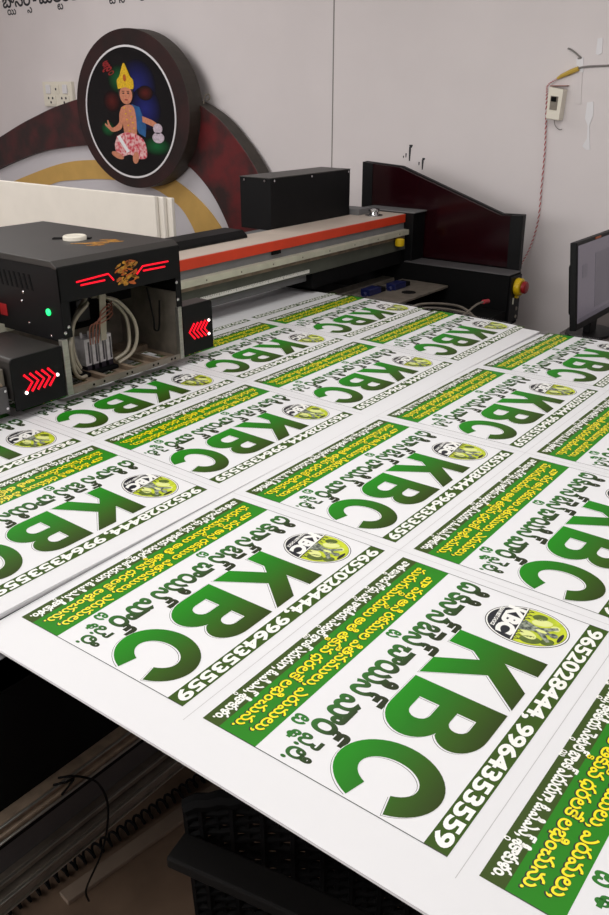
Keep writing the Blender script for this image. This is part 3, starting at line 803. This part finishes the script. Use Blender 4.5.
# ================================================================== PRINTED SHEETS
SW, SH = .57, .4096                          # one sign
PX, PY = .610, .4522                         # pitch
def warp(x, y, c, r):
    u = 2 * (x - r[0]) / (r[1] - r[0]) - 1; v = 2 * (y - r[2]) / (r[3] - r[2]) - 1
    return .57 * (c[0] * u * v + c[1] * u * u + c[2] * v * v + c[3] * u * u * v + c[4] * v + c[5] * u)
CN = (.00207, -.01530, -.01097, -.01599, .00021, .00072); RN = (-.057, 2.451, -.456, .855)
CF = (-.0022, -.00348, -.00992, .00307, .00754, -.00056); RF = (-.057, 2.451, .8835, 2.223)
def z_near(x, y): return .8 + warp(x, y, CN, RN)
def z_far(x, y):
    return .8 + warp(x - FO[0], y - FO[1] + 1.64 * .57, CF, RF)
FO = (-.0069, .9323); FROT = .01049

def sheet(name, x0, x1, y0, y1, zf, rot, org, label, nx=90, ny=50, t=.005):
    root = empty(name, ((x0 + x1) / 2 + org[0], (y0 + y1) / 2 + org[1], .79), label, 'printed sheet')
    m = MB(); vs = []; fs = []
    def W(a, b):
        if b == y0 and rot: b = y0 - rot * a
        return (org[0] + a - rot * b, org[1] + b + rot * a)
    for k in (0, 1):
        for j in range(ny + 1):
            for i in range(nx + 1):
                X, Y = W(x0 + (x1 - x0) * i / nx, y0 + (y1 - y0) * j / ny)
                vs.append((X, Y, zf(X, Y) - k * t))
    w = nx + 1; n = w * (ny + 1)
    for j in range(ny):
        for i in range(nx):
            q = (j * w + i, j * w + i + 1, (j + 1) * w + i + 1, (j + 1) * w + i)
            fs.append(q); fs.append(tuple(n + a for a in reversed(q)))
    rim = [i for i in range(w)] + [j * w + nx for j in range(1, ny + 1)] + [ny * w + i for i in range(nx - 1, -1, -1)] + [j * w for j in range(ny - 1, 0, -1)]
    for a, b in zip(rim, rim[1:] + rim[:1]): fs.append((b, a, n + a, n + b))
    m.add(vs, fs); m.build('board', M['sheet'], root, 0, False)
    return root, W

NAME = 'ది కిసాన్ బెస్ట్ చాయిస్ మార్ట్'
TAIL = 'ప్రై.లి.'
L1 = 'మా వద్ద అన్ని రకముల విత్తనములు, ఎరువులు,'
L2 = 'పురుగుమందులు అతి తక్కువ ధరలకే లభించును.'
ADR = 'పాత బస్టాండ్ రోడ్డు, వద్ద, కాకతీయ సెంట్రల్ బ్యాంక్ ఎదురుగా, ఓ.వి.ఎస్, శ్రీకాకుళం.'
NUM = '9652028444, 9964353559'

# the three big letters as outlines in sign metres
def arc(cx, cy, rx, ry, a0, a1, n=14):
    return [(cx + rx * cos(radians(a0 + (a1 - a0) * k / n)), cy + ry * sin(radians(a0 + (a1 - a0) * k / n))) for k in range(n + 1)]
YB, YT = .205, .362
K_ = [(.148, YB), (.188, YB), (.188, .250), (.203, .269), (.241, YB), (.287, YB), (.231, .297), (.284, YT), (.236, YT), (.188, .306), (.188, YT), (.148, YT)]
B_ = [(.298, YB)] + arc(.372, .252, .052, .047, -90, 66) + arc(.365, .3235, .049, .0385, -48, 90) + [(.298, YT)]
B_h1 = [(.338, .236)] + arc(.366, .253, .0165, .017, -90, 90, 8) + [(.338, .270)]
B_h2 = [(.338, .300)] + arc(.361, .3155, .0145, .0155, -90, 90, 8) + [(.338, .331)]
C_ = arc(.5035, .2835, .0635, .0805, 21, 339, 40) + arc(.5035, .2835, .0305, .0455, 333, 27, 32)

def sign_parts():
    """flat artwork of one sign: {sub-part: [(points, faces, layer, material)]}, in sign metres (reading right = +x, up = +y)"""
    D = {}
    bw = .0012
    base = [flat_rect(0, SW, 0, SH, 24, 18) + (1, 'p_white')]
    for r in ((0, bw, .0322, SH), (SW - bw, SW, .0322, SH)): base.append(flat_rect(*r, 1, 16) + (3, 'p_line'))
    mx, my = (PX - SW) / 2, (PY - SH) / 2; lw = .0010
    for r in ((-mx, -mx + lw, -my, SH + my), (-mx, SW + mx, -my, -my + lw)):
        base.append(flat_rect(*r, 24 if r[1] - r[0] > .1 else 1, 18 if r[3] - r[2] > .1 else 1) + (1, 'p_faint'))
    D['printed_sign'] = base
    D['number_strip'] = [flat_rect(0, SW, .3764, SH, 24, 2) + (2, 'p_dark'), flat_text(NUM, .011, SW - .008, .3812, .0345, .034) + (4, 'p_text')]
    L = []
    for poly, holes in ((K_, ()), (B_, (B_h1, B_h2)), (C_, ())):
        for dx, dy, lay, mm in ((.0030, -.0020, 2, 'p_line'), (.0023, -.0015, 3, 'p_white'), (0, 0, 4, 'p_grad')):
            sh = lambda q: [(p[0] + dx, p[1] + dy) for p in q]
            L.append(flat_poly(sh(poly), [sh(h) for h in holes]) + (lay, mm))
    D['title_lettering'] = L
    # round emblem
    ex, ey, rx, ry, ro = .0705, .2915, .0565, .0725, .12
    CH = lambda x: .281 + (x - .07) * .12                                          # the chord between its two fields
    E_ = [flat_poly(ellipse(ex, ey, rx, ry, 56, ro)) + (2, 'p_navy'), flat_poly(ellipse(ex, ey, rx - .0016, ry - .0016, 56, ro)) + (3, 'p_text'),
          flat_poly(ellipse(ex, ey, rx - .0042, ry - .0042, 56, ro)) + (4, 'p_navy')]
    rim = ellipse(ex, ey, rx - .0050, ry - .0050, 96, ro)
    up = [p for p in rim if p[1] > CH(p[0])]
    k0 = max(range(len(up)), key=lambda k: (Vector(up[k]) - Vector(up[k - 1])).length)
    E_.append(flat_poly(up[k0:] + up[:k0]) + (5, 'p_lime'))
    for px_, py_, a, b, r, mm, l in ((.104, .312, .011, .018, .3, 'p_lime2', 6), (.034, .301, .009, .013, .4, 'p_lime2', 6), (.094, .338, .009, .012, .7, 'p_lime2', 6),
                                     (.047, .310, .010, .018, .4, 'p_pale', 6), (.092, .303, .010, .016, -.3, 'p_pale', 6), (.050, .335, .008, .008, .2, 'p_pale', 6)):
        E_.append(flat_poly(ellipse(px_, py_, a, b, 20, r)) + (l, mm))
    for k in range(9):                                                            # lattice along the chord
        x = .022 + k * .0108
        E_.append(flat_poly([(x, CH(x)), (x + .009, CH(x + .009)), (x + .0045, CH(x) + .013)]) + (7, 'p_navy'))
        E_.append(flat_poly([(x + .0022, CH(x) + .0012), (x + .0068, CH(x) + .0016), (x + .0045, CH(x) + .0085)]) + (8, 'p_lime'))
    E_.append(flat_poly([(.019, CH(.019) - .0035), (.122, CH(.122) - .0035), (.122, CH(.122) - .001), (.019, CH(.019) - .001)]) + (7, 'p_text'))
    # statue with raised arms
    st = [(.060, CH(.060)), (.082, CH(.082)), (.078, .302), (.079, .314), (.096, .337), (.092, .342), (.076, .327), (.074, .333), (.068, .333), (.066, .327), (.050, .341), (.046, .337), (.062, .314), (.063, .302)]
    E_.append(flat_poly(st) + (9, 'p_grey'))
    E_.append(flat_poly(ellipse(.0712, .340, .0065, .0075, 14)) + (9, 'p_grey'))
    E_.append(flat_poly(ellipse(.0712, .352, .014, .0035, 14)) + (9, 'p_navy'))
    E_.append(flat_poly(ellipse(.0712, .318, .004, .010, 12)) + (10, 'p_pale'))
    for dx in (-.0125, .0125): E_.append(flat_poly([(.071 + dx - .004, CH(.071)), (.071 + dx + .004, CH(.071) + .001), (.071 + dx * .55 + .002, .303), (.071 + dx * .55 - .002, .303)]) + (9, 'p_grey'))
    V, Fc = flat_text('KBC', .027, .112, 0, .041, .06)
    E_.append(([Vector((p.x, p.y + .2475 + (p.x - .07) * .12)) for p in V], Fc, 6, 'p_text'))
    V, Fc = flat_text('KISAN BEST CHOICE', .042, .103, 0, .0095, .04)
    E_.append(([Vector((p.x, p.y + .2345 + (p.x - .07) * .12)) for p in V], Fc, 6, 'p_text'))
    D['round_emblem'] = E_
    D['name_lettering'] = [flat_text(NAME, .006, .492, .139, .076, .032) + (2, 'p_name'), flat_text(TAIL, .502, SW - .008, .142, .054, .026) + (2, 'p_name')]
    sb = [flat_rect(0, SW, .0322, .1022, 24, 4) + (2, 'p_band')]
    for s, xa, xb, yb in ((L1, .034, SW - .022, .0755), (L2, .016, SW - .014, .0445)):
        V, Fc = flat_text(s, xa, xb, yb, .0295, .046)
        sb.append(([p + Vector((.0008, -.0010)) for p in V], Fc, 3, 'p_blk'))
        sb.append(flat_text(s, xa, xb, yb, .0295, .016) + (5, 'p_yell'))
    D['slogan_band'] = sb
    D['address_strip'] = [flat_rect(0, SW, 0, .0322, 24, 2) + (2, 'p_dark'), flat_text(ADR, .012, SW - .010, .0105, .027, .030) + (4, 'p_text')]
    return D
ART = sign_parts()
LAY = .00014

def place_sign(root, W, zf, i, j, only=None):
    """lay one sign's artwork on a sheet: sign right = -x, sign up = -y of the sheet"""
    def put(name, layers, parent):
        m = MB()
        for V, Fc, lay, mm in layers:
            vs = []; uv = []
            for p in V:
                X, Y = W(i * PX + SW - p.x, j * PY + SH - p.y)
                vs.append((X, Y, zf(X, Y) + lay * LAY)); uv.append((p.x / SW + 1e-4, p.y / SH + 1e-4))
            m.use(M[mm]).add(vs, Fc, uv)
        o = m.build(name, None, parent, 0, False)
        for p in o.data.polygons:
            if p.normal.z < 0: p.flip()
        return o
    if only: return put(only[0], only[1], root)
    b = put('printed_sign', ART['printed_sign'], root)
    for nm in ('number_strip', 'title_lettering', 'round_emblem', 'name_lettering', 'slogan_band', 'address_strip'):
        put(nm, ART[nm], b)
    return b

near, Wn = sheet('printed_sheet', -.080, 2.365, -.470, .8855, z_near, 0, (0, 0), 'white plastic sheet of printed green signs nearest the camera, past the seam')
for i in range(4):
    for j in ((1, 0, -1) if i < 2 else (1, 0)): place_sign(near, Wn, z_near, i, j)
far, Wf = sheet('printed_sheet', -.075, 2.375, -.0445, 1.33, z_far, FROT, FO, 'white plastic sheet of green signs lying under the print carriage and gantry')
for i in range(4):
    for j in (0, 1): place_sign(far, Wf, z_far, i, j)
    # the row being printed: only its top strip is there yet
    part = [flat_rect(0, SW, .3764, SH, 24, 2) + (2, 'p_dark'), ART['number_strip'][1]]
    place_sign(far, Wf, z_far, i, 2, ('number_strip', part))
sp, Wsp = sheet('blank_sheet', -.085, 2.360, -.0435, 1.32, lambda x, y: z_far(x, y) - .0062, FROT, FO, 'plain white plastic sheet lying beneath the far printed sheet')
sp['category'] = 'sheet'

# ================================================================== DESK AND MONITOR (right edge)
dk = empty('computer_desk', (2.95, .55, 0), 'dark brown computer desk carrying the monitor, beyond the sheets', 'desk')
MB().prism([(2.50, .10), (3.50, .10), (3.50, .96), (2.72, .935), (2.62, .88), (2.50, .80)], .665, .70, 'xy').build('desktop', M['desk'], dk, .003)
for x, y in ((2.60, .18), (3.42, .18), (3.42, .88), (2.75, .86)): MB().box(x - .025, x + .025, y - .025, y + .025, 0, .665).build('leg', M['matt'], dk)
mo = empty('computer_monitor', (2.75, .80, .70), 'black flat monitor with a dim grey screen at the right edge', 'monitor')
MX = Matrix.Translation((2.525, .800, .768)) @ Matrix.Rotation(radians(-7), 4, 'X')
w_, h_ = .56, .345
MB().box(0, w_, 0, .028, 0, h_, MX).build('casing', M['black'], mo, .004)
MB().box(.05, w_ - .05, .028, .055, .05, h_ - .09, MX).build('rear_housing', M['matt'], mo, .012)
sc_ = MB().use(M['screen']).box(.012, w_ - .012, -.0015, .001, .028, h_ - .014, MX)
sc_.use(M['screen2']).box(.06, .11, -.0022, -.001, .20, .25, MX).box(.20, .50, -.0022, -.001, .06, .28, MX).box(.02, .54, -.0022, -.001, .03, .045, MX)
sc_.build('screen', None, mo)
MB().box(.20, .26, -.0022, 0, h_ - .012, h_ - .004, MX).build('brand_mark', M['gold2'], mo)
MB().box(2.735, 2.815, .815, .845, .71, .80).build('stand_neck', M['black'], mo, .004)
MB().prism(ellipse(2.775, .83, .13, .09, 36), .70, .712, 'xy').build('stand_base', M['black'], mo, .003)

# ================================================================== UNDER THE SHEETS
# black woven plastic chair
chx = empty('plastic_chair', (.12, .25, 0), 'black woven plastic armchair standing under the near sheet', 'chair')
A, B = Vector((-.022, .425, 0)), Vector((.26, .00, 0))
dv = (B - A).normalized(); nv = Vector((dv.y, -dv.x, 0))
if nv.y > 0: nv = -nv
Lb = (B - A).length
bkr = MB()
nu, nv_ = 22, 14
z0, z1 = .36, .662
def bp(u, v):
    bow = .015 * (4 * u * (1 - u)) - .03 * v
    zt = z1 - (.012 * (2 * u - 1) ** 8)
    p = A + dv * (u * Lb) + nv * (-bow)
    return Vector((p.x, p.y, z0 + (zt - z0) * v))
for k in range(nu + 1):
    bkr.tube([bp(k / nu, v / 10) + nv * (.004 * (k % 2)) for v in range(11)], .0068, 6)
for k in range(nv_ + 1):
    bkr.tube([bp(u / 20, k / nv_) + nv * (.004 * ((k + u) % 2)) for u in range(21)], .0068, 6)
bkr.build('backrest', M['mesh'], chx)
MB().tube([bp(u / 30, 1) + Vector((0, 0, .004 * abs(sin(u * pi / 2)))) for u in range(31)], .014, 8).build('top_rail', M['mesh'], chx)
seat = MB()
s0, s1 = A + nv * .02, B + nv * .02
q = [s0, s1, s1 + nv * .40, s0 + nv * .40]
seat.prism([(p.x, p.y) for p in q], .36, .39, 'xy').build('seat', M['mesh'], chx, .01)
for k, p in enumerate(q):
    MB().tube([(p.x, p.y, .37), (p.x * 1.0 + (p.x - .2) * .06, p.y, 0.0)], [.022, .018], 8).build('leg', M['mesh'], chx)
for k, s in enumerate((A, B)):
    a0 = s + nv * .03; a1 = s + nv * .40
    sd = -dv if k == 0 else dv
    m = MB(); pth = [s + Vector(q_) for q_ in ((-.05, -.015, 0), (-.026, -.13, 0), (-.003, -.25, 0), (.02, -.38, 0))] if k == 0 else [s + Vector(q_) for q_ in ((.0, -.03, 0), (.0, -.15, 0), (.0, -.27, 0))]
    pth = smooth_line(pth, 5); lft, rgt = [], []
    for q_ in range(len(pth)):
        t = (pth[min(q_ + 1, len(pth) - 1)] - pth[max(q_ - 1, 0)]).normalized(); sdv = Vector((t.y, -t.x, 0)) * .027
        lft.append(pth[q_] + sdv); rgt.append(pth[q_] - sdv)
    m.prism([(p.x, p.y) for p in lft + rgt[::-1]], .572, .594, 'xy')
    m.build('armrest', M['bar'], chx, .004)
    MB().tube([(pth[-1].x, pth[-1].y, .58), (q[3 if k == 0 else 2].x, q[3 if k == 0 else 2].y, .37)], .018, 8).build('arm_support', M['mesh'], chx)

# coiled hose and board on the floor
pa, pb = Vector((-.12, .972, 0)), Vector((.66, .868, 0))
d0 = (pb - pa).normalized(); n0 = Vector((-d0.y, d0.x, 0))
coil = []
turns = 34
for k in range(turns * 12 + 1):
    t = k / (turns * 12); a = k / 12 * 2 * pi
    c = pa.lerp(pb, t)
    coil.append(c + n0 * (.014 * cos(a)) + Vector((0, 0, .019 + .014 * sin(a))))
tag(MB().tube(coil, .0035, 5).build('spiral_hose', M['matt']), 'black spiral cable wrap lying on the floor under the printer', 'cable')
bq = [pa - n0 * .035 + d0 * .14, pb - n0 * .028, pb - n0 * .07, pa - n0 * .072 + d0 * .14]
tag(MB().prism([(p.x, p.y) for p in bq], 0, .012, 'xy').build('floor_strip', M['board'], None, .002), 'dusty flat wooden strip lying on the floor beside the spiral wrap', 'board')
